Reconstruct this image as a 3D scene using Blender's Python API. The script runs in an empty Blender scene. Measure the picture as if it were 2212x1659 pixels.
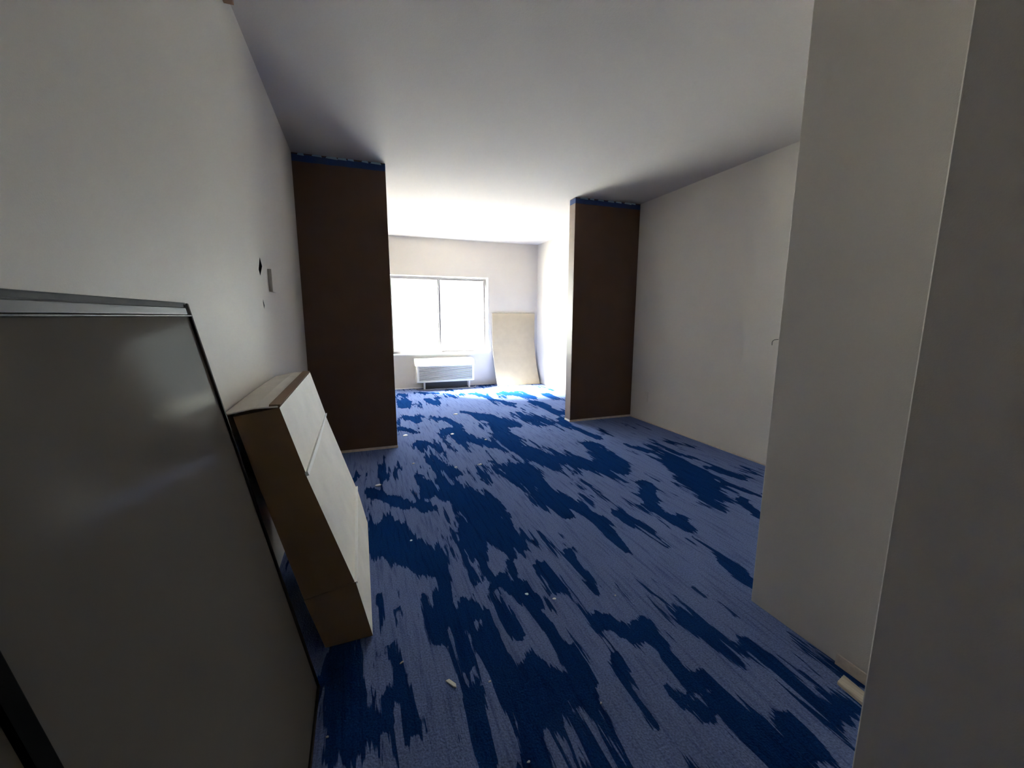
import bpy, bmesh, math, random
from mathutils import Vector, Matrix

random.seed(7)
SC = bpy.context.scene
COL = SC.collection

# ------------------------------------------------------------------ camera
CAM = bpy.data.cameras.new('camera')
CAM.sensor_width = 36.0
CAM.lens = 893.2 / 2212 * 36.0
CAM.clip_start = 0.02
CAM.clip_end = 500
cam = bpy.data.objects.new('camera', CAM)
COL.objects.link(cam)
_r = Vector((0.9386538, -0.3448554, 0.0019705))
_u = Vector((0.0535920, 0.1515104, 0.9870018))
_f = Vector((0.3406715, 0.9263473, -0.1606973))
M = Matrix.Identity(4)
for i in range(3):
    M[i][0] = _r[i]; M[i][1] = _u[i]; M[i][2] = -_f[i]
M.translation = Vector((0.0, 0.0, 1.1917))
cam.matrix_world = M
SC.camera = cam

# ------------------------------------------------------------------ sky, sun, exposure
world = bpy.data.worlds.new('sky')
SC.world = world
world.use_nodes = True
wn = world.node_tree
wn.nodes.clear()
wo = wn.nodes.new('ShaderNodeOutputWorld')
wb = wn.nodes.new('ShaderNodeBackground')
wb.inputs['Color'].default_value = (0.93, 0.97, 1.0, 1)
wb.inputs['Strength'].default_value = 5.2
wn.links.new(wb.outputs[0], wo.inputs[0])

sd = bpy.data.lights.new('sun', 'SUN')
sd.energy = 68.0
sd.angle = math.radians(24)
sd.color = (1.0, 0.97, 0.92)
so = bpy.data.objects.new('sun', sd)
COL.objects.link(so)
so.rotation_euler = Vector((0.55, -0.42, -0.72)).to_track_quat('-Z', 'Y').to_euler()
so.location = (-4, 12, 8)

SC.view_settings.view_transform = 'Standard'
SC.view_settings.look = 'None'
SC.view_settings.gamma = 1.0
SC.view_settings.use_curve_mapping = False
SC.view_settings.exposure = 2.48
try:
    SC.cycles.max_bounces = 14
    SC.cycles.diffuse_bounces = 12
    SC.cycles.sample_clamp_indirect = 8.0
except Exception:
    pass

# room numbers (metres)
XL, XR = -0.4186, 3.0435
YW = 6.968
H = 2.44
Y1, Y2 = 3.807, 4.108
PL, PR = 0.2776, 2.2234
PT = 0.125
XN, YN = 1.505, 1.141
XE, YE = 1.13, 0.5355
WX0, WX1, WZ0, WZ1 = 0.47, 2.125, 0.563, 1.852

# ------------------------------------------------------------------ materials
def mat(name):
    m = bpy.data.materials.new(name)
    m.use_nodes = True
    nt = m.node_tree
    b = nt.nodes['Principled BSDF']
    return m, nt, b


def simple(name, col, rough=0.6, metal=0.0, spec=0.5, noise=0.0, nscale=30.0, bump=0.0, bscale=200.0):
    m, nt, b = mat(name)
    b.inputs['Base Color'].default_value = (*col, 1)
    b.inputs['Roughness'].default_value = rough
    b.inputs['Metallic'].default_value = metal
    b.inputs['Specular IOR Level'].default_value = spec
    tc = None
    if noise or bump:
        tc = nt.nodes.new('ShaderNodeTexCoord')
    if noise:
        n = nt.nodes.new('ShaderNodeTexNoise')
        n.inputs['Scale'].default_value = nscale
        n.inputs['Detail'].default_value = 4
        nt.links.new(tc.outputs['Object'], n.inputs['Vector'])
        r = nt.nodes.new('ShaderNodeValToRGB')
        r.color_ramp.elements[0].position = 0.3
        r.color_ramp.elements[1].position = 0.7
        r.color_ramp.elements[0].color = (*[c * (1 - noise) for c in col], 1)
        r.color_ramp.elements[1].color = (*[min(1, c * (1 + noise)) for c in col], 1)
        nt.links.new(n.outputs['Fac'], r.inputs[0])
        nt.links.new(r.outputs[0], b.inputs['Base Color'])
    if bump:
        n2 = nt.nodes.new('ShaderNodeTexNoise')
        n2.inputs['Scale'].default_value = bscale
        n2.inputs['Detail'].default_value = 3
        nt.links.new(tc.outputs['Object'], n2.inputs['Vector'])
        bp = nt.nodes.new('ShaderNodeBump')
        bp.inputs['Strength'].default_value = bump
        bp.inputs['Distance'].default_value = 0.002
        nt.links.new(n2.outputs['Fac'], bp.inputs['Height'])
        nt.links.new(bp.outputs[0], b.inputs['Normal'])
    return m


M_WALL = simple('wall_paint', (0.59, 0.550, 0.50), 0.55, spec=0.12, noise=0.02, nscale=3, bump=0.25, bscale=320)
M_CEIL = simple('ceiling_paint', (0.52, 0.485, 0.46), 0.95, spec=0.0, bump=0.3, bscale=160)
M_BROWN = simple('brown_paint', (0.095, 0.055, 0.038), 0.6, spec=0.2, noise=0.05, nscale=6, bump=0.2, bscale=300)
M_TANEND = simple('tan_end_strip', (0.20, 0.145, 0.115), 0.5, noise=0.06, nscale=8)  # lighter tan than the other faces of the wing wall
M_TRIM = simple('raw_trim', (0.55, 0.47, 0.40), 0.7, noise=0.12, nscale=40)
M_TAPE = simple('blue_tape', (0.006, 0.034, 0.14), 0.6, noise=0.1, nscale=60)
M_FILM = simple('torn_film', (0.35, 0.48, 0.55), 0.35)
M_ALU = simple('window_aluminium', (0.12, 0.11, 0.115), 0.5)
M_WHITE = simple('white_plastic', (0.80, 0.77, 0.71), 0.4)
M_WHITE2 = simple('white_paint', (0.78, 0.78, 0.76), 0.5)
M_GREYP = simple('grey_plastic', (0.07, 0.09, 0.105), 0.5, spec=0.1)
M_BTN = simple('pale_blue_plastic', (0.11, 0.15, 0.17), 0.5, spec=0.1)
M_DARK = simple('dark_interior', (0.05, 0.055, 0.06), 0.8)
M_MID = simple('grey_metal', (0.06, 0.06, 0.06), 0.7)
M_CORD = simple('grey_cord', (0.35, 0.34, 0.34), 0.5)
M_BOARD = simple('beige_hardboard', (0.44, 0.36, 0.235), 0.6, noise=0.04, nscale=12)
M_EDGE = simple('board_edge', (0.80, 0.76, 0.66), 0.7)
M_BEDGE = simple('board_back', (0.16, 0.12, 0.07), 0.7)
M_KRAFT = simple('kraft_cardboard', (0.26, 0.16, 0.09), 0.8, noise=0.05, nscale=10, bump=0.15, bscale=90)
M_KRAFT_LIT = simple('lit_cardboard', (0.86, 0.815, 0.73), 0.7, noise=0.05, nscale=7, bump=0.1, bscale=90)  # kraft with the window light painted in, for room face and flap
M_KSEAM = simple('cut_cardboard_edge', (0.96, 0.94, 0.90), 0.7)
M_BLK = simple('black_frame', (0.006, 0.005, 0.005), 0.8, spec=0.02)
M_BLKB = simple('brown_black_frame', (0.020, 0.012, 0.010), 0.7, spec=0.1)
M_SILV = simple('brushed_aluminium', (0.10, 0.105, 0.105), 0.35, spec=0.12)
M_WOODB = simple('brown_wood', (0.26, 0.13, 0.075), 0.6, noise=0.25, nscale=30)
M_CHIP = simple('pale_wood_chip', (0.80, 0.74, 0.62), 0.7)
M_PAPER = simple('white_scrap', (0.88, 0.87, 0.84), 0.7)
M_WIRE = simple('black_wire', (0.02, 0.02, 0.02), 0.5)
M_GROUND = simple('pale_concrete_ground', (0.55, 0.54, 0.50), 0.9, noise=0.05, nscale=0.5)


def wood_lath():
    m, nt, b = mat('raw_pine')
    tc = nt.nodes.new('ShaderNodeTexCoord')
    mp = nt.nodes.new('ShaderNodeMapping')
    mp.inputs['Scale'].default_value = (90, 4, 90)
    n = nt.nodes.new('ShaderNodeTexNoise')
    n.inputs['Scale'].default_value = 1.0
    n.inputs['Detail'].default_value = 5
    r = nt.nodes.new('ShaderNodeValToRGB')
    r.color_ramp.elements[0].position = 0.3
    r.color_ramp.elements[0].color = (0.42, 0.33, 0.24, 1)
    r.color_ramp.elements[1].position = 0.7
    r.color_ramp.elements[1].color = (0.75, 0.66, 0.53, 1)
    nt.links.new(tc.outputs['Object'], mp.inputs[0])
    nt.links.new(mp.outputs[0], n.inputs['Vector'])
    nt.links.new(n.outputs['Fac'], r.inputs[0])
    nt.links.new(r.outputs[0], b.inputs['Base Color'])
    b.inputs['Roughness'].default_value = 0.7
    return m


M_PINE = wood_lath()


def dark_sheet_mat():
    # dark satin sheet with a faint reflection
    m, nt, b = mat('matt_dark_sheet')
    nt.nodes.remove(b)
    d = nt.nodes.new('ShaderNodeBsdfDiffuse'); d.inputs['Color'].default_value = (0.140, 0.125, 0.105, 1)
    g = nt.nodes.new('ShaderNodeBsdfGlossy'); g.inputs['Roughness'].default_value = 0.12
    mx = nt.nodes.new('ShaderNodeMixShader'); mx.inputs[0].default_value = 0.004
    nt.links.new(d.outputs[0], mx.inputs[1]); nt.links.new(g.outputs[0], mx.inputs[2])
    nt.links.new(mx.outputs[0], nt.nodes['Material Output'].inputs['Surface'])
    return m


M_SHEET = dark_sheet_mat()


def glass_mat():
    m = bpy.data.materials.new('window_glass')
    m.use_nodes = True
    nt = m.node_tree
    nt.nodes.clear()
    o = nt.nodes.new('ShaderNodeOutputMaterial')
    t = nt.nodes.new('ShaderNodeBsdfTransparent')
    t.inputs[0].default_value = (0.94, 0.97, 0.96, 1)
    g = nt.nodes.new('ShaderNodeBsdfGlossy')
    g.inputs['Roughness'].default_value = 0.02
    mx = nt.nodes.new('ShaderNodeMixShader')
    mx.inputs[0].default_value = 0.06
    nt.links.new(t.outputs[0], mx.inputs[1])
    nt.links.new(g.outputs[0], mx.inputs[2])
    nt.links.new(mx.outputs[0], o.inputs[0])
    return m


M_GLASS = glass_mat()


def carpet_mat():
    m, nt, b = mat('blue_streaked_carpet')
    L = nt.links
    N = nt.nodes
    tc = N.new('ShaderNodeTexCoord')
    sep = N.new('ShaderNodeSeparateXYZ')
    L.new(tc.outputs['Object'], sep.inputs[0])

    def math_(op, a, b_=None, v=None):
        n = N.new('ShaderNodeMath'); n.operation = op
        for k, s in enumerate((a, b_)):
            if s is None: continue
            if isinstance(s, (int, float)): n.inputs[k].default_value = s
            else: L.new(s, n.inputs[k])
        return n.outputs[0]

    def noise(x, y, detail=2, rough=0.5, off=0.0):
        c = N.new('ShaderNodeCombineXYZ')
        L.new(x, c.inputs[0]); L.new(y, c.inputs[1]); c.inputs[2].default_value = off
        n = N.new('ShaderNodeTexNoise')
        n.inputs['Scale'].default_value = 1.0
        n.inputs['Detail'].default_value = detail
        n.inputs['Roughness'].default_value = rough
        L.new(c.outputs[0], n.inputs['Vector'])
        return n.outputs['Fac']
    X, Y = sep.outputs[0], sep.outputs[1]
    # ragged column ends: slide the pattern along y by an amount that changes quickly with x
    wob = noise(math_('MULTIPLY', X, 17.0), math_('MULTIPLY', Y, 0.9), 2, 0.5, 3.1)
    wob2 = noise(math_('MULTIPLY', X, 70.0), math_('MULTIPLY', Y, 1.2), 1, 0.5, 9.7)
    ys = math_('ADD', Y, math_('ADD', math_('MULTIPLY', math_('SUBTRACT', wob, 0.5), 0.75),
                               math_('MULTIPLY', math_('SUBTRACT', wob2, 0.5), 0.22)))
    big = noise(math_('MULTIPLY', X, 2.6), math_('MULTIPLY', ys, 2.4), 3, 0.5, 1.3)
    streak = noise(math_('MULTIPLY', X, 19.0), math_('MULTIPLY', ys, 2.0), 3, 0.6, 5.5)
    v = math_('ADD', math_('MULTIPLY', big, 0.56), math_('MULTIPLY', streak, 0.44))
    fine = noise(math_('MULTIPLY', X, 210.0), math_('MULTIPLY', Y, 8.0), 2, 0.5, 2.2)
    v2 = math_('ADD', v, math_('MULTIPLY', math_('SUBTRACT', fine, 0.5), 0.07))
    at = N.new('ShaderNodeAttribute'); at.attribute_name = 'motif_and_shade'
    v2 = math_('SUBTRACT', math_('ADD', v2, 0.048), math_('MULTIPLY', at.outputs['Fac'], 0.185))
    ramp = N.new('ShaderNodeValToRGB')
    cr = ramp.color_ramp
    cr.elements[0].position = 0.470; cr.elements[0].color = DARKC
    cr.elements[1].position = 0.482; cr.elements[1].color = LIGHTC
    L.new(v2, ramp.inputs[0])
    # second, finer hatching of a middle blue inside the light yarn
    h1 = noise(math_('MULTIPLY', X, 60.0), math_('MULTIPLY', ys, 4.0), 2, 0.6, 7.0)
    hr = N.new('ShaderNodeValToRGB')
    hr.color_ramp.elements[0].position = 0.30; hr.color_ramp.elements[0].color = (0.62, 0.66, 0.74, 1)
    hr.color_ramp.elements[1].position = 0.50; hr.color_ramp.elements[1].color = (1, 1, 1, 1)
    L.new(h1, hr.inputs[0])
    mul = N.new('ShaderNodeMixRGB'); mul.blend_type = 'MULTIPLY'; mul.inputs[0].default_value = 1.0
    L.new(ramp.outputs[0], mul.inputs[1]); L.new(hr.outputs[0], mul.inputs[2])
    # yarn speckle
    sp = N.new('ShaderNodeTexNoise'); sp.inputs['Scale'].default_value = 160; sp.inputs['Detail'].default_value = 2
    L.new(tc.outputs['Object'], sp.inputs['Vector'])
    sr = N.new('ShaderNodeValToRGB')
    sr.color_ramp.elements[0].position = 0.3; sr.color_ramp.elements[0].color = (0.72, 0.72, 0.72, 1)
    sr.color_ramp.elements[1].position = 0.7; sr.color_ramp.elements[1].color = (1.25, 1.25, 1.25, 1)
    L.new(sp.outputs['Fac'], sr.inputs[0])
    mul2 = N.new('ShaderNodeMixRGB'); mul2.blend_type = 'MULTIPLY'; mul2.inputs[0].default_value = 1.0
    L.new(mul.outputs[0], mul2.inputs[1]); L.new(sr.outputs[0], mul2.inputs[2])
    L.new(mul2.outputs[0], b.inputs['Base Color'])
    b.inputs['Roughness'].default_value = 0.95
    b.inputs['Specular IOR Level'].default_value = 0.0
    b.inputs['Sheen Weight'].default_value = 0.0
    b.inputs['Sheen Roughness'].default_value = 0.5
    bp = N.new('ShaderNodeBump'); bp.inputs['Strength'].default_value = 0.6; bp.inputs['Distance'].default_value = 0.006
    hh = math_('ADD', math_('MULTIPLY', ramp.outputs[0], 1.2), sp.outputs['Fac'])
    L.new(hh, bp.inputs['Height'])
    L.new(bp.outputs[0], b.inputs['Normal'])
    return m


DARKC = (0.006, 0.032, 0.125, 1)
LIGHTC = (0.140, 0.185, 0.355, 1)
M_CARPET = carpet_mat()

# ------------------------------------------------------------------ mesh helpers
def link(name, me, m=None, parent=None):
    o = bpy.data.objects.new(name, me)
    COL.objects.link(o)
    if m is not None:
        for k in (m if isinstance(m, (list, tuple)) else [m]):
            me.materials.append(k)
    if parent is not None:
        o.parent = parent
    return o


def add_box(bm, lo, hi):
    x0, y0, z0 = lo; x1, y1, z1 = hi
    vs = [bm.verts.new(c) for c in ((x0, y0, z0), (x1, y0, z0), (x1, y1, z0), (x0, y1, z0),
                                    (x0, y0, z1), (x1, y0, z1), (x1, y1, z1), (x0, y1, z1))]
    for f in ((0, 3, 2, 1), (4, 5, 6, 7), (0, 1, 5, 4), (1, 2, 6, 5), (2, 3, 7, 6), (3, 0, 4, 7)):
        bm.faces.new([vs[k] for k in f])


def finish(bm, name, m, parent=None, bevel=0.0, seg=2, smooth=False):
    bmesh.ops.recalc_face_normals(bm, faces=bm.faces)
    if bevel:
        bmesh.ops.bevel(bm, geom=list(bm.edges), offset=bevel, segments=seg, affect='EDGES', profile=0.5, clamp_overlap=True)
    me = bpy.data.meshes.new(name)
    bm.to_mesh(me); bm.free()
    if smooth:
        for p in me.polygons: p.use_smooth = True
    return link(name, me, m, parent)


def box(name, lo, hi, m, parent=None, bevel=0.0, seg=2):
    bm = bmesh.new()
    add_box(bm, lo, hi)
    return finish(bm, name, m, parent, bevel, seg)


def prism(name, pts, axis, a0, a1, m, parent=None, bevel=0.0, seg=2, smooth=False):
    """extrude a 2D outline; axis 'x': pts are (y,z); 'y': (x,z); 'z': (x,y)"""
    bm = bmesh.new()
    def P(p, a):
        return {'x': (a, p[0], p[1]), 'y': (p[0], a, p[1]), 'z': (p[0], p[1], a)}[axis]
    A = [bm.verts.new(P(p, a0)) for p in pts]
    B = [bm.verts.new(P(p, a1)) for p in pts]
    bm.faces.new(A); bm.faces.new(B[::-1])
    n = len(pts)
    for i in range(n):
        bm.faces.new((A[i], A[(i + 1) % n], B[(i + 1) % n], B[i]))
    return finish(bm, name, m, parent, bevel, seg, smooth)


def tube(name, pts, r, m, parent=None, n=8):
    cu = bpy.data.curves.new(name, 'CURVE')
    cu.dimensions = '3D'; cu.bevel_depth = r; cu.bevel_resolution = 2; cu.use_fill_caps = True
    sp = cu.splines.new('BEZIER')
    sp.bezier_points.add(len(pts) - 1)
    for b, p in zip(sp.bezier_points, pts):
        b.co = p; b.handle_left_type = b.handle_right_type = 'AUTO'
    cu.resolution_u = 8
    t = bpy.data.objects.new('tmp', cu); COL.objects.link(t)
    dg = bpy.context.evaluated_depsgraph_get()
    me = bpy.data.meshes.new_from_object(t.evaluated_get(dg))
    bpy.data.objects.remove(t)
    me.name = name
    me.materials.clear()
    return link(name, me, m, parent)


def empty(name, loc, label, cat, group=None):
    o = bpy.data.objects.new(name, None)
    o.empty_display_size = 0.1
    COL.objects.link(o)
    o.location = loc
    tag(o, label, cat, group)
    return o


def tag(o, label, cat, group=None):
    o['label'] = label; o['category'] = cat
    if group: o['group'] = group
    return o


def adopt(parent, *kids):
    """children built in world space keep their place under a parent at its base"""
    for k in kids:
        k.parent = parent
        k.data.transform(Matrix.Translation(-Vector(parent.location)))
    return parent


def struct(o, label=None):
    o['kind'] = 'structure'
    if label: o['label'] = label
    return o


# ------------------------------------------------------------------ the room
T = 0.12
PATCHES = [(1.76, 5.69, 1.96, 5.27, 0.046),
 (1.86, 5.37, 1.95, 4.87, 0.044),
 (1.18, 5.01, 1.4, 4.72, 0.052),
 (2.26, 5.3, 2.34, 5.0, 0.064),
 (2.29, 4.9, 2.32, 4.55, 0.06),
 (0.87, 6.0, 0.97, 5.62, 0.046),
 (1.24, 6.34, 1.3, 5.93, 0.042),
 (1.62, 6.21, 1.74, 5.84, 0.05),
 (0.49, 4.99, 0.59, 4.72, 0.054),
 (0.39, 4.47, 0.51, 4.24, 0.049),
 (2.13, 3.85, 2.18, 3.46, 0.048),
 (2.18, 4.27, 2.11, 3.96, 0.048),
 (2.31, 3.17, 2.38, 2.93, 0.034),
 (2.58, 2.86, 2.63, 2.64, 0.033),
 (2.57, 2.43, 2.65, 2.19, 0.033),
 (0.89, 4.73, 0.97, 4.36, 0.042),
 (2.02, 3.2, 1.87, 2.68, 0.128),
 (2.48, 2.69, 2.11, 1.93, 0.11),
 (1.89, 2.33, 1.71, 2.0, 0.05),
 (1.67, 2.02, 1.69, 1.73, 0.05),
 (1.75, 1.83, 1.71, 1.69, 0.038),
 (1.43, 2.0, 1.48, 1.78, 0.044),
 (1.47, 1.81, 1.46, 1.61, 0.036),
 (1.29, 1.96, 1.22, 1.65, 0.033),
 (1.2, 2.29, 1.28, 1.97, 0.032),
 (1.65, 1.61, 1.65, 1.34, 0.031),
 (2.31, 1.89, 2.22, 1.69, 0.032),
 (2.44, 2.13, 2.49, 1.9, 0.029),
 (0.58, 6.49, 0.5, 5.6, 0.093),
 (0.81, 6.58, 1.21, 6.35, 0.058),
 (1.33, 4.69, 1.57, 4.19, 0.097),
 (1.85, 4.63, 1.91, 4.2, 0.154),
 (1.38, 4.22, 1.25, 3.48, 0.121),
 (0.86, 4.17, 1.11, 3.6, 0.101),
 (0.52, 3.82, 0.57, 3.27, 0.11),
 (1.34, 3.3, 1.45, 2.95, 0.1),
 (0.6, 3.22, 0.64, 3.0, 0.066),
 (1.1, 2.91, 1.13, 2.32, 0.133),
 (0.48, 2.8, 0.67, 2.38, 0.124),
 (0.59, 2.41, 0.69, 1.99, 0.114),
 (0.38, 3.01, 0.39, 2.7, 0.046),
 (0.01, 2.86, 0.14, 2.68, 0.05),
 (0.17, 2.63, 0.34, 2.48, 0.053),
 (0.1, 2.36, 0.17, 2.2, 0.037),
 (1.1, 2.33, 1.12, 2.11, 0.053),
 (0.07, 2.19, 0.27, 1.89, 0.105),
 (0.31, 1.93, 0.3, 1.62, 0.041),
 (0.52, 2.1, 0.48, 1.71, 0.066),
 (0.5, 1.7, 0.63, 1.45, 0.054),
 (0.28, 1.58, 0.3, 1.46, 0.038),
 (0.37, 1.55, 0.37, 1.47, 0.029),
 (0.21, 1.64, 0.22, 1.38, 0.024),
 (0.3, 1.46, 0.29, 1.25, 0.02),
 (0.76, 1.67, 0.75, 1.49, 0.038),
 (0.02, 1.71, 0.02, 1.37, 0.02),
 (0.08, 1.59, 0.08, 1.26, 0.02),
 (0.42, 1.44, 0.41, 1.33, 0.02),
 (0.38, 1.31, 0.42, 1.16, 0.031),
 (0.6, 1.46, 0.64, 1.18, 0.024),
 (0.49, 1.6, 0.5, 1.31, 0.02),
 (0.51, 1.14, 0.61, 1.0, 0.037),
 (0.65, 1.14, 0.65, 1.04, 0.037),
 (0.45, 1.07, 0.37, 0.85, 0.027),
 (0.43, 1.1, 0.47, 1.0, 0.041),
 (0.28, 1.11, 0.27, 0.89, 0.02),
 (0.85, 1.26, 0.93, 1.15, 0.036),
 (0.99, 1.18, 0.97, 1.07, 0.026),
 (0.78, 1.07, 0.75, 0.85, 0.02),
 (1.19, 1.13, 1.21, 0.93, 0.045),
 (1.28, 0.95, 1.31, 0.69, 0.05),
 (1.02, 0.81, 1.01, 0.62, 0.048),
 (1.14, 0.71, 1.13, 0.65, 0.023),
 (0.88, 0.9, 0.92, 0.81, 0.025),
 (1.02, 0.91, 1.04, 0.84, 0.026),
 (1.62, 1.4, 1.59, 1.22, 0.024),
 (1.34, 1.29, 1.39, 1.09, 0.022),
 (0.06, 1.4, 0.06, 1.2, 0.027),
 (0.01, 1.21, 0.01, 1.12, 0.02),
 (0.08, 1.21, 0.09, 1.07, 0.02),
 (2.12, 6.11, 2.39, 5.61, 0.114),
 (2.68, 5.75, 2.65, 5.37, 0.07),
 (0.96, 1.74, 0.92, 1.41, 0.02),
 (0.67, 1.85, 0.63, 1.69, 0.02),
 (0.96, 1.02, 0.96, 0.91, 0.02),
 (-0.09, 1.45, -0.09, 1.15, 0.09)]  # last patch: the carton's cast shadow, painted into the carpet colour


def carpet_floor():
    """a slab whose top is a 3 cm grid carrying the attribute motif (where the navy islands of the carpet lie)"""
    x0, x1, y0, y1 = XL - T, XR + T, -2.0, YW + 0.18
    nx, ny = 120, 300
    vs, val = [], []
    for j in range(ny + 1):
        y = y0 + (y1 - y0) * j / ny
        near = [p for p in PATCHES if min(p[1], p[3]) - 0.7 < y < max(p[1], p[3]) + 0.7]
        for i in range(nx + 1):
            x = x0 + (x1 - x0) * i / nx
            f = 0.0
            for ax, ay, bx, by, r in near:
                dx, dy = bx - ax, by - ay
                q = dx * dx + dy * dy
                t = 0.0 if q < 1e-9 else max(0.0, min(1.0, ((x - ax) * dx + (y - ay) * dy) / q))
                ex, ey = x - ax - t * dx, (y - ay - t * dy) * 0.7
                d2 = (ex * ex + ey * ey) / (r * r * 0.78)
                f = max(f, 1.0 / (1.0 + d2 * d2 * 0.8))
            vs.append((x, y, 0.0)); val.append(f)
    W = nx + 1
    fs = [(j * W + i, j * W + i + 1, (j + 1) * W + i + 1, (j + 1) * W + i) for j in range(ny) for i in range(nx)]
    k = len(vs)
    vs += [(x0, y0, -0.1), (x1, y0, -0.1), (x1, y1, -0.1), (x0, y1, -0.1)]
    val += [0.0] * 4
    fs += [(k, k + 3, k + 2, k + 1),
           tuple([k, k + 1] + [i for i in range(nx, -1, -1)]),
           tuple([k + 1, k + 2] + [j * W + nx for j in range(ny, -1, -1)]),
           tuple([k + 2, k + 3] + [ny * W + i for i in range(nx + 1)]),
           tuple([k + 3, k] + [j * W for j in range(ny + 1)])]
    me = bpy.data.meshes.new('floor')
    me.from_pydata(vs, [], fs)
    a = me.attributes.new('motif_and_shade', 'FLOAT', 'POINT')
    a.data.foreach_set('value', val)
    me.update()
    return link('floor', me, M_CARPET)


floor = struct(carpet_floor(), 'blue and grey streaked carpet')
ceil = struct(box('ceiling', (XL - T, -2.0, H), (XR + T, YW + 0.18, H + 0.12), M_CEIL), 'flat white painted ceiling')


def cut(o, cutters):
    """real holes through a wall, cut now so that no helper is left in the scene"""
    for c in cutters:
        md = o.modifiers.new('b', 'BOOLEAN'); md.operation = 'DIFFERENCE'; md.object = c; md.solver = 'EXACT'
    dg = bpy.context.evaluated_depsgraph_get()
    me = bpy.data.meshes.new_from_object(o.evaluated_get(dg))
    o.modifiers.clear()
    o.data = me
    for c in cutters: bpy.data.objects.remove(c)


wl = struct(box('wall_left', (XL - T, -2.0, 0), (XL, YW, H), [M_WALL, M_DARK]), 'pale grey painted wall with two ragged holes')
dia1 = prism('c', [(2.296, 1.465), (2.333, 1.428), (2.272, 1.378), (2.248, 1.405)], 'x', XL - 0.07, XL + 0.02, M_DARK)
dia2 = prism('c', [(2.282, 1.272), (2.308, 1.243), (2.290, 1.226), (2.276, 1.255)], 'x', XL - 0.07, XL + 0.02, M_DARK)
cut(wl, [dia1, dia2])

wr = struct(box('wall_right', (XR, YN - 0.2, 0), (XR + T, YW, H), M_WALL), 'pale grey painted wall')

# window wall with its opening
bm = bmesh.new()
yb = YW + 0.18
add_box(bm, (XL - T, YW, 0), (WX0, yb, H))
add_box(bm, (WX1, YW, 0), (XR + T, yb, H))
add_box(bm, (WX0, YW, 0), (WX1, yb, WZ0))
add_box(bm, (WX0, YW, WZ1), (WX1, yb, H))
struct(finish(bm, 'wall_far', M_WALL), 'pale wall round the window')

# near right block (bathroom) and the entry wall beside the camera
struct(box('wall_right_near', (XN, YE - 0.2, 0), (XR + T, YN, H), M_WALL, bevel=0.004), 'end of the bathroom block, pale paint')
struct(box('wall_entry', (XE, -2.0, 0), (XN + 0.3, YE, H), M_WALL, bevel=0.004), 'shadowed entry wall nearest on the right')
struct(box('wall_back', (XL - T, -2.12, 0), (XN + 0.3, -2.0, H), M_WALL), 'wall behind the entry')

# brown wing walls
wpl = struct(box('wall_wing_left', (XL, Y1, 0.0), (PL, Y1 + PT, H), M_BROWN, bevel=0.0015), 'dark brown wing wall on the left')
wpr = struct(box('wall_wing_right', (PR, Y2, 0.0), (XR, Y2 + PT, H), M_BROWN, bevel=0.0015), 'dark brown wing wall on the right')

# thin raw strips where the brown walls and the grey walls meet the carpet
struct(box('trim_1', (XL, Y1 - 0.006, 0.0), (PL + 0.004, Y1, 0.022), M_TRIM))
struct(box('trim_2', (PR - 0.004, Y2 - 0.006, 0.0), (XR, Y2, 0.022), M_TRIM))
struct(box('trim_3', (PR - 0.008, Y2 + 0.0005, 0.0), (PR, Y2 + PT, 0.02), M_WHITE2))
struct(box('trim_5', (PR - 0.002, Y2 + 0.004, 0.02), (PR, Y2 + PT, H - 0.06), M_TANEND), 'lighter tan strip on the end of the right brown wall')
struct(box('baseboard_right', (XR - 0.006, YN, 0.0), (XR, Y2, 0.012), M_TRIM))
struct(box('baseboard_far', (XL, YW - 0.006, 0.0), (1.0, YW, 0.016), M_WHITE2))
# ------------------------------------------------------------------ window
yf = YW + 0.085
win = bpy.data.objects.new('window_1', None); COL.objects.link(win)
win.location = ((WX0 + WX1) / 2, YW, WZ0); win['kind'] = 'structure'
win['label'] = 'two pane sliding window, blown out by daylight'
kids = []
fw = 0.030
bm = bmesh.new()
add_box(bm, (WX0, yf, WZ0), (WX0 + fw, yf + 0.06, WZ1))
add_box(bm, (WX1 - fw, yf, WZ0), (WX1, yf + 0.06, WZ1))
add_box(bm, (WX0 + fw, yf, WZ0), (WX1 - fw, yf + 0.06, WZ0 + fw))
add_box(bm, (WX0 + fw, yf, WZ1 - fw), (WX1 - fw, yf + 0.06, WZ1))
kids.append(finish(bm, 'window_frame', M_ALU))
MX = 1.29
def sash(x0, x1, y):
    bm = bmesh.new()
    s = 0.030
    z0, z1 = WZ0 + fw, WZ1 - fw
    add_box(bm, (x0, y, z0), (x0 + s, y + 0.02, z1))
    add_box(bm, (x1 - s, y, z0), (x1, y + 0.02, z1))
    add_box(bm, (x0 + s, y, z0), (x1 - s, y + 0.02, z0 + s))
    add_box(bm, (x0 + s, y, z1 - s), (x1 - s, y + 0.02, z1))
    f = finish(bm, 'sash', M_ALU)
    g = box('pane', (x0 + s, y + 0.008, z0 + s), (x1 - s, y + 0.012, z1 - s), M_GLASS)
    return f, g
f1, g1 = sash(WX0 + fw, MX + 0.022, yf + 0.005)
f2, g2 = sash(MX - 0.024, WX1 - fw, yf + 0.030)
kids += [f1, g1, f2, g2]
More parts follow.
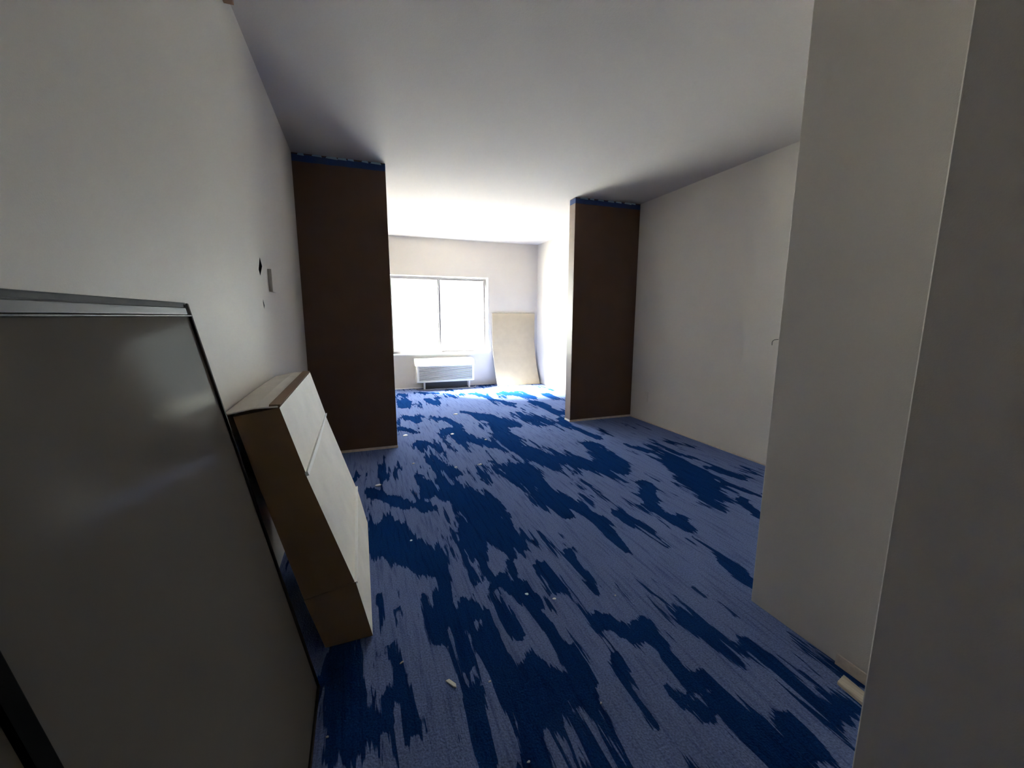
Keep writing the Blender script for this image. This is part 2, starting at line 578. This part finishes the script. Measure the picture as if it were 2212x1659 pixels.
# white painted reveal lining and sill
bm = bmesh.new()
l = 0.012
add_box(bm, (WX0, YW - 0.006, WZ0), (WX0 + l, yf, WZ1))
add_box(bm, (WX1 - l, YW - 0.006, WZ0), (WX1, yf, WZ1))
add_box(bm, (WX0 + l, YW - 0.006, WZ1 - l), (WX1 - l, yf, WZ1))
kids.append(finish(bm, 'reveal_lining', M_WHITE2))
kids.append(box('window_sill', (WX0 - 0.01, YW - 0.03, WZ0 - 0.004), (WX1 + 0.01, yf, WZ0 + 0.016), M_WHITE2, bevel=0.003))
adopt(win, *kids)

# ------------------------------------------------------------------ outside ground
bm = bmesh.new()
add_box(bm, (-80, YW + 0.2, -3.4), (80, 140, -3.2))
g = finish(bm, 'ground_outside', M_GROUND)
struct(g, 'pale concrete yard outside the window')

# ------------------------------------------------------------------ blue masking tape over the wing walls
def tape(name, x0, x1, y, label, side_x=None, ythick=0.0):
    e = empty(name, ((x0 + x1) / 2, y, H - 0.07), label, 'tape')
    rnd = random.Random(name + str(x0))
    n = 40
    bm = bmesh.new()
    low, top = [], []
    for i in range(n + 1):
        x = x0 + (x1 - x0) * i / n
        low.append((x, H - 0.062 + 0.001 * math.sin(i * 0.7)))
        top.append((x, H - 0.006 - rnd.random() * 0.007))
    pts = low + top[::-1]
    A = [bm.verts.new((p[0], y - 0.0015, p[1])) for p in pts]
    B = [bm.verts.new((p[0], y, p[1])) for p in pts]
    m = n + 1
    for i in range(n):
        j = 2 * m - 1 - i
        bm.faces.new((A[i], A[i + 1], A[j - 1], A[j]))
        bm.faces.new((B[i], B[j], B[j - 1], B[i + 1]))
    N = len(pts)
    for i in range(N):
        bm.faces.new((A[i], B[i], B[(i + 1) % N], A[(i + 1) % N]))
    ks = [finish(bm, 'tape_strip', M_TAPE)]
    # torn slivers of paper film standing off the top edge
    for k in range(7):
        xa = x0 + (x1 - x0) * (0.05 + 0.13 * k + rnd.random() * 0.05)
        w = (x1 - x0) * (0.05 + rnd.random() * 0.08)
        zt = H - 0.002
        z = H - 0.010 - rnd.random() * 0.006
        bm = bmesh.new()
        q = [(xa, y - 0.004, z), (xa + w, y - 0.006, z - 0.002 - 0.004 * rnd.random()), (xa + w * 0.9, y - 0.012, zt), (xa + w * 0.1, y - 0.008, zt)]
        vs = [bm.verts.new(c) for c in q]; vs2 = [bm.verts.new((c[0], c[1] + 0.0008, c[2])) for c in q]
        bm.faces.new(vs); bm.faces.new(vs2[::-1])
        for i in range(4): bm.faces.new((vs[i], vs2[i], vs2[(i + 1) % 4], vs[(i + 1) % 4]))
        ks.append(finish(bm, 'torn_film', M_FILM))
    if side_x is not None:
        ks.append(box('tape_strip', (side_x - 0.0015, y - 0.0015, H - 0.060), (side_x, y + ythick, H - 0.008), M_TAPE))
    adopt(e, *ks)
tape('masking_tape', XL + 0.002, PL, Y1, 'ragged blue masking tape along the top of the left brown wall')
tape('masking_tape', PR, XR - 0.002, Y2, 'blue masking tape along the top of the right brown wall and its end', PR, PT)

# ------------------------------------------------------------------ wall fittings
pl = box('wall_plate', (XL, 2.452, 1.315), (XL + 0.018, 2.560, 1.428), M_WALL, bevel=0.002)
tag(pl, 'wall-coloured blank box cover between the two holes in the left wall', 'wall plate')
# box at the very top of the left wall
tb = box('wood_block', (XL, 1.93, 2.372), (XL + 0.035, 2.065, 2.44), M_WOODB, bevel=0.002)
tag(tb, 'small brown wooden block at the top of the left wall', 'wood block')
# outlet low on the right wall
oe = empty('wall_outlet', (XR, 3.83, 0.288), 'white outlet cover low on the right wall beside the brown wall', 'outlet')
ks = [box('cover_plate', (XR - 0.006, 3.795, 0.231), (XR, 3.865, 0.345), M_WALL, bevel=0.002)]
for dz in (-0.026, 0.026):
    ks.append(box('socket', (XR - 0.008, 3.813, 0.288 + dz - 0.015), (XR - 0.004, 3.847, 0.288 + dz + 0.015), M_WALL, bevel=0.001))
adopt(oe, *ks)
w = tube('wire_stub', [(XN + 0.02, YN - 0.002, 1.104), (XN - 0.002, YN + 0.006, 1.107), (XN - 0.012, YN + 0.012, 1.101), (XN - 0.013, YN + 0.013, 1.085)], 0.0012, M_WIRE)
tag(w, 'short bent black wire sticking out at the corner of the near right wall', 'wire')

# ------------------------------------------------------------------ packaged terminal air conditioner
px0, px1 = 0.835, 1.812
ac = empty('air_conditioner', ((px0 + px1) / 2, YW, 0.0), 'white through-wall air conditioner with louvred front under the window', 'air conditioner')
ks = []
yF = 6.762
prof = [(YW, 0.118), (yF + 0.012, 0.118), (yF, 0.130), (yF, 0.398), (yF + 0.012, 0.408), (YW, 0.408)]
ks.append(prism('cabinet', prof, 'x', px0 + 0.010, px1 - 0.022, M_WHITE, bevel=0.004))
# sloping top with rounded right end
bm = bmesh.new()
def topz(y): return 0.405 + (y - yF) / (6.955 - yF) * 0.108
out = [(px0 - 0.008, 6.960), (px0 - 0.004, yF + 0.03), (px0 + 0.018, yF - 0.006), (px0 + 0.06, yF - 0.014)]
out += [(px1 - 0.07, yF - 0.014), (px1 - 0.022, yF + 0.002), (px1 + 0.004, yF + 0.035), (px1 + 0.014, yF + 0.09), (px1 + 0.006, 6.92), (px1 - 0.03, 6.960)]
A = [bm.verts.new((x, y, topz(y))) for x, y in out]
B = [bm.verts.new((x, y, min(topz(y), 0.405) - 0.016)) for x, y in out]
bm.faces.new(A); bm.faces.new(B[::-1])
n = len(out)
for i in range(n): bm.faces.new((A[i], A[(i + 1) % n], B[(i + 1) % n], B[i]))
ks.append(finish(bm, 'top_cover', M_WHITE2, bevel=0.003))
# recessed grille: dark backing and the slats
gx0, gx1 = px0 + 0.045, px1 - 0.045
gz0, gz1 = 0.150, 0.385
ks.append(box('grille_backing', (gx0, yF - 0.002, gz0), (gx1, yF + 0.001, gz1), M_MID))
ns = 12
for i in range(ns):
    z = gz0 + (i + 0.5) * (gz1 - gz0) / ns
    h = (gz1 - gz0) / ns * 0.27
    ks.append(prism('louver', [(yF - 0.001, z - h), (yF - 0.010, z - h * 1.1), (yF - 0.012, z - h * 0.2), (yF - 0.001, z + h)], 'x', gx0, gx1, M_WHITE))
for xx in (gx0 - 0.030, gx1):
    ks.append(box('side_rail', (xx, yF - 0.010, 0.128), (xx + 0.030, yF + 0.001, 0.398), M_WHITE, bevel=0.002))
ks.append(box('bottom_rail', (gx0, yF - 0.010, 0.126), (gx1, yF + 0.001, gz0), M_WHITE, bevel=0.002))
# control strip on the slope
def slope_box(name, x0, x1, t0, t1, h, m):
    y0 = yF + t0 * 0.193; y1 = yF + t1 * 0.193
    bm = bmesh.new()
    vs = []
    for (x, y) in ((x0, y0), (x1, y0), (x1, y1), (x0, y1)):
        vs.append(bm.verts.new((x, y, topz(y) - 0.001)))
    vt = [bm.verts.new((v.co.x, v.co.y - 0.49 * h, v.co.z + 0.87 * h)) for v in vs]
    bm.faces.new(vs[::-1]); bm.faces.new(vt)
    for i in range(4): bm.faces.new((vs[i], vs[(i + 1) % 4], vt[(i + 1) % 4], vt[i]))
    return finish(bm, name, m)
ks.append(slope_box('control_panel', 0.915, 1.545, 0.20, 0.66, 0.004, M_GREYP))
xb = 0.985
for wd in (0.125, 0.095, 0.110, 0.085):
    ks.append(slope_box('button', xb, xb + wd, 0.30, 0.56, 0.007, M_BTN)); xb += wd + 0.016
ks.append(slope_box('badge', 1.690, 1.745, 0.18, 0.23, 0.003, M_MID))
ks.append(box('base_duct', (0.99, 6.845, 0.0), (1.70, YW - 0.002, 0.119), M_MID, bevel=0.003))
ks.append(box('support_foot', (0.955, 6.82, 0.0), (0.985, 6.86, 0.119), M_WHITE, bevel=0.003))
ks.append(box('support_foot', (1.715, 6.82, 0.0), (1.745, 6.86, 0.119), M_WHITE, bevel=0.003))
adopt(ac, *ks)
c = tube('power_cord', [(0.80, 6.93, 0.007), (0.97, 6.74, 0.007), (1.10, 6.72, 0.007), (1.24, 6.71, 0.007), (1.42, 6.71, 0.007), (1.58, 6.73, 0.007), (1.80, 6.76, 0.007), (1.86, 6.90, 0.007)], 0.006, M_CORD)
tag(c, 'thin grey cord looping over the carpet under the air conditioner', 'cord')

# ------------------------------------------------------------------ curved beige sheet leaning in the corner
def bent_sheet():
    n = 28
    pts = []
    def yoff(z):
        s = max(0.0, (0.78 - z) / 0.78)
        return 0.012 + 0.235 * s ** 1.75
    for i in range(n + 1):
        z = 0.003 + 1.247 * i / n
        pts.append((YW - yoff(z), z))
    bm = bmesh.new()
    xs = [2.215 - 0.03, 2.60, 2.985]
    th = 0.010
    grid = []
    for k, x in enumerate(xs):
        F = []; Bk = []
        for (y, z) in pts:
            xx = x + (0.025 if k != 1 else 0.0125) * 0 + 0.02 * (1 - min(1, z / 0.8))
            F.append(bm.verts.new((xx, y - th, z))); Bk.append(bm.verts.new((xx, y, z)))
        grid.append((F, Bk))
    fs = []
    for k in range(len(xs) - 1):
        for i in range(n):
            f = bm.faces.new((grid[k][0][i], grid[k + 1][0][i], grid[k + 1][0][i + 1], grid[k][0][i + 1])); f.material_index = 0
            f = bm.faces.new((grid[k][1][i], grid[k][1][i + 1], grid[k + 1][1][i + 1], grid[k + 1][1][i])); f.material_index = 2
        f = bm.faces.new((grid[k][0][0], grid[k][1][0], grid[k + 1][1][0], grid[k + 1][0][0])); f.material_index = 1
        f = bm.faces.new((grid[k][0][n], grid[k + 1][0][n], grid[k + 1][1][n], grid[k][1][n])); f.material_index = 1
    for g_, flip in ((grid[0], 0), (grid[-1], 1)):
        for i in range(n):
            f = bm.faces.new((g_[0][i], g_[0][i + 1], g_[1][i + 1], g_[1][i])); f.material_index = 1
    return finish(bm, 'leaning_sheet', [M_BOARD, M_EDGE, M_BEDGE])
s = bent_sheet()
tag(s, 'bowed beige hardboard sheet leaning in the corner beside the window', 'board')

# ------------------------------------------------------------------ two-sheet framed panel leaning on the left wall
LEAN = math.atan2(0.232, 1.226)
PH = 1.248          # height along the lean
PY0, PY1 = -0.340, 1.316
PYM = 0.494           # stile between the two sheets
mr = empty('framed_panel', (-0.180, (PY0 + PY1) / 2, 0.0), 'large dark sheet in a black and metal frame leaning on the left wall', 'panel')
mr.rotation_euler = (0, -LEAN, 0)
hw = (PY1 - PY0) / 2
def mb(name, lo, hi, m, bevel=0.0):
    o = box(name, lo, hi, m, bevel=bevel)
    o.parent = mr
    return o
# local axes: +x towards the room (front), y along the wall, z up the lean
ym = PYM - (PY0 + PY1) / 2
mb('dark_sheet', (-0.010, ym + 0.010, 0.012), (-0.006, hw - 0.010, PH - 0.030), M_SHEET)
mb('dark_sheet', (-0.010, -hw + 0.020, 0.012), (-0.006, ym - 0.010, PH - 0.030), M_SHEET)
mb('backing_board', (-0.022, -hw + 0.004, 0.004), (-0.010, hw - 0.004, PH - 0.006), M_DARK)
mb('middle_frame', (-0.012, ym - 0.013, 0.002), (0.000, ym + 0.013, PH - 0.030), M_BLK, 0.002)
mb('side_frame', (-0.024, -hw, 0.0), (0.000, -hw + 0.024, PH - 0.002), M_BLK, 0.002)
mb('side_frame', (-0.024, hw - 0.011, 0.0), (0.000, hw, PH - 0.002), M_BLKB, 0.002)
mb('top_frame', (-0.016, -hw + 0.004, PH - 0.031), (0.000, hw - 0.030, PH - 0.014), M_SILV, 0.0015)
mb('top_frame', (-0.012, -hw + 0.004, PH - 0.036), (0.002, hw - 0.012, PH - 0.033), M_SILV, 0.0008)
mb('bottom_frame', (-0.016, -hw + 0.004, 0.002), (0.000, hw - 0.010, 0.014), M_BLKB, 0.0015)
mb('corner_block', (-0.022, hw - 0.034, PH - 0.032), (-0.001, hw - 0.006, PH - 0.004), M_BLK, 0.003)
# dark strip above the top rail and the little clip on the corner
mb('top_strip', (-0.026, -hw + 0.002, PH - 0.014), (-0.002, hw - 0.012, PH + 0.000), M_DARK, 0.003)
cl = tube('corner_clip', [(-0.020, hw - 0.055, PH + 0.004), (-0.020, hw - 0.045, PH + 0.020), (-0.020, hw - 0.025, PH + 0.019), (-0.018, hw - 0.008, PH + 0.002)], 0.003, M_SILV)
cl.parent = mr

# ------------------------------------------------------------------ long carton leaning on the left wall
CY0, CY1 = 1.487, 2.395
ct = empty('cardboard_box', (-0.10, (CY0 + CY1) / 2, 0.0), 'long brown cardboard carton tilted against the left wall beyond the framed panel', 'box')
lev = [(-0.176, 0.000, -0.016, 0.003), (-0.232, 0.205, -0.064, 0.236), (-0.326, 0.610, -0.197, 0.672), (-0.384, 0.880, -0.257, 0.900)]
def carton_seg(i, name, grow=0.0, cap=True):
    a = lev[i]; b = lev[i + 1]
    bm = bmesh.new()
    V = []
    for (q, yy) in ((a, CY0 - grow), (b, CY0 - grow), (b, CY1 + grow), (a, CY1 + grow)):
        V.append((bm.verts.new((q[0], yy, q[1])), bm.verts.new((q[2] + grow, yy, q[3]))))
    f = []
    f.append(bm.faces.new((V[0][0], V[0][1], V[1][1], V[1][0])))
    f.append(bm.faces.new((V[3][0], V[2][0], V[2][1], V[3][1])))
    ff = bm.faces.new((V[0][1], V[3][1], V[2][1], V[1][1])); ff.material_index = 1
    bm.faces.new((V[0][0], V[1][0], V[2][0], V[3][0]))
    bm.faces.new((V[0][0], V[3][0], V[3][1], V[0][1]))
    bm.faces.new((V[1][0], V[1][1], V[2][1], V[2][0]))
    return finish(bm, name, [M_KRAFT, M_KRAFT_LIT])
ks = [carton_seg(0, 'carton_section', 0.004), carton_seg(1, 'carton_section', 0.0), carton_seg(2, 'carton_section', 0.003)]
# white cut edges of the overlapping flaps on the room side
def seam(i, w0, w1, name='flap_edge'):
    q = lev[i]
    bm = bmesh.new()
    x, z = q[2], q[3]
    t = (lev[i - 1][2] - x, lev[i - 1][3] - z); L_ = math.hypot(*t); t = (t[0] / L_, t[1] / L_)
    nx, nz = -t[1], t[0]
    if nx < 0: nx, nz = -nx, -nz
    P = []
    for (yy, ww) in ((CY0 - 0.003, w0), ((CY0 * 0.6 + CY1 * 0.4), w0 * 1.3), (CY1 + 0.002, w1)):
        o1 = 0.010
        P.append([(x + nx * 0.0, yy, z + nz * 0.0), (x + nx * o1, yy, z + nz * o1),
                  (x + nx * o1 + t[0] * ww, yy, z + nz * o1 + t[1] * ww), (x + t[0] * ww, yy, z + t[1] * ww)])
    R_ = [[bm.verts.new(c) for c in p] for p in P]
    for a, b in zip(R_[:-1], R_[1:]):
        for k in range(4): bm.faces.new((a[k], a[(k + 1) % 4], b[(k + 1) % 4], b[k]))
    bm.faces.new(R_[0]); bm.faces.new(R_[-1][::-1])
    return finish(bm, name, M_KSEAM)
ks.append(seam(2, 0.014, 0.004))
ks.append(seam(1, 0.007, 0.006))
# top flaps: one folded down, the other bowed up against the wall
bm = bmesh.new()
t = lev[3]
rows = []
n = 10
for i in range(n + 1):
    u_ = i / n
    yy = CY0 + (CY1 - CY0) * u_
    lift = 0.006 * math.sin(math.pi * u_)
    rows.append([(t[2] - 0.004, yy, t[3] + 0.004), (t[2] - 0.07, yy, t[3] + 0.004 + lift), (XL + 0.006, yy, 0.888 + lift)])
F = [[bm.verts.new(c) for c in r_] for r_ in rows]
G = [[bm.verts.new((c[0], c[1], c[2] - 0.004)) for c in r_] for r_ in rows]
for i in range(n):
    for k in range(2):
        bm.faces.new((F[i][k], F[i + 1][k], F[i + 1][k + 1], F[i][k + 1]))
        bm.faces.new((G[i][k], G[i][k + 1], G[i + 1][k + 1], G[i + 1][k]))
    bm.faces.new((F[i][0], G[i][0], G[i + 1][0], F[i + 1][0]))
    bm.faces.new((F[i][2], F[i + 1][2], G[i + 1][2], G[i][2]))
for i in (0, n):
    for k in range(2): bm.faces.new((F[i][k], F[i][k + 1], G[i][k + 1], G[i][k]))
ks.append(finish(bm, 'top_flap', M_KRAFT_LIT))
ks.append(prism('top_flap', [(t[2] - 0.030, t[3] - 0.001), (t[2] + 0.002, t[3] + 0.002), (t[2] + 0.004, t[3] + 0.008), (t[2] - 0.028, t[3] + 0.010)], 'y', CY0 + 0.01, CY1 - 0.01, M_KRAFT))
adopt(ct, *ks)

# ------------------------------------------------------------------ wood lath left at the foot of the near wall
lt = prism('wood_lath', [(1.396, 0.58), (1.440, 0.57), (1.462, 0.752), (1.414, 0.742)], 'z', 0.0, 0.012, M_PINE, bevel=0.0015)
tag(lt, 'short raw pine lath on the carpet at the foot of the near right wall', 'wood strip')
struct(box('trim_4', (XN - 0.010, 0.5355, 0.0), (XN - 0.004, 0.80, 0.040), M_TRIM), 'bare strip where the skirting is missing')

# ------------------------------------------------------------------ scraps on the carpet
def scrap(i, x, y, pts, h, m, name, label, cat):
    bm = bmesh.new()
    A = [bm.verts.new((x + a, y + b, 0.001)) for a, b in pts]
    B = [bm.verts.new((x + a * 0.92, y + b * 0.92, h + 0.25 * h * math.sin(k * 2.1))) for k, (a, b) in enumerate(pts)]
    bm.faces.new(A[::-1]); bm.faces.new(B)
    n = len(pts)
    for k in range(n): bm.faces.new((A[k], A[(k + 1) % n], B[(k + 1) % n], B[k]))
    o = finish(bm, name, m)
    tag(o, label, cat)
def blob(rx, ry, a, k=6, seed=0):
    r_ = random.Random(seed); out = []
    for i in range(k):
        t_ = 2 * math.pi * i / k
        q = 0.75 + 0.4 * r_.random()
        u_, v_ = rx * q * math.cos(t_), ry * q * math.sin(t_)
        out.append((u_ * math.cos(a) - v_ * math.sin(a), u_ * math.sin(a) + v_ * math.cos(a)))
    return out
scrap(0, 0.223, 1.177, [(-0.017, 0.018), (-0.004, 0.020), (0.014, -0.004), (0.013, -0.020), (0.004, -0.014)], 0.004, M_CHIP, 'wood_chip', 'largest pale wedge-shaped wood chip on the near carpet', 'wood chip')
D = [
 (0.344, 1.142, 0.006, 0.003, 0.0, 'paper_scrap', 'tiny white scrap just right of the large wedge chip', 'scrap'),
 (0.078, 1.320, 0.010, 0.003, 0.5, 'wood_splinter', 'pale splinter on a navy streak near the foot of the carton', 'splinter'),
 (0.624, 1.505, 0.008, 0.006, -0.6, 'paint_flake', 'pale flake in mid carpet, left one of a close pair', 'flake'),
 (0.722, 1.437, 0.009, 0.005, -0.3, 'paint_flake', 'pale flake in mid carpet, right one of a close pair', 'flake'),
 (0.980, 1.365, 0.004, 0.004, 0.0, 'paint_flake', 'tiny white flake right of the flake pair', 'flake'),
 (0.647, 0.949, 0.004, 0.003, 0.3, 'paint_flake', 'faint speck on the near carpet right of the wedge chip', 'flake'),
 (0.369, 0.867, 0.005, 0.003, 0.0, 'paint_flake', 'faint speck at the bottom edge of the picture', 'flake'),
 (0.203, 2.122, 0.008, 0.006, 0.2, 'paint_flake', 'white dot on navy yarn just right of the carton', 'flake'),
 (0.070, 2.953, 0.024, 0.014, 0.2, 'paper_scrap', 'white scrap between the carton and the left brown wall', 'scrap'),
 (-0.148, 1.127, 0.005, 0.003, 0.0, 'paint_flake', 'faint fleck in the dark beside the foot of the framed panel', 'flake'),
 (0.387, 4.174, 0.030, 0.024, 0.7, 'paper_scrap', 'bright scrap by the end of the left brown wall', 'scrap'),
 (0.868, 3.111, 0.020, 0.010, 0.0, 'paint_flake', 'white flake, right one of two in the middle of the carpet', 'flake'),
 (0.667, 3.117, 0.012, 0.007, 0.0, 'paint_flake', 'white flake, left one of two in the middle of the carpet', 'flake'),
 (0.361, 3.318, 0.012, 0.008, 0.0, 'paint_flake', 'small white flake just in front of the left brown wall end', 'flake'),
 (0.843, 4.064, 0.022, 0.016, 0.3, 'paper_scrap', 'white scrap level with the gap between the brown walls, left one', 'scrap'),
 (1.109, 3.762, 0.014, 0.012, 0.0, 'paint_flake', 'white flake level with the gap between the brown walls, right one', 'flake'),
 (1.065, 4.915, 0.030, 0.022, 0.0, 'paper_scrap', 'pale scrap in the bright carpet, farthest towards the window', 'scrap'),
]
for i, (x, y, rx, ry, a, nm, lb, cat) in enumerate(D):
    scrap(i, x, y, blob(rx, ry, a, 6, i + 3), 0.0035 if rx < 0.012 else 0.006, M_CHIP if 'splinter' in nm else M_PAPER, nm, lb, cat)
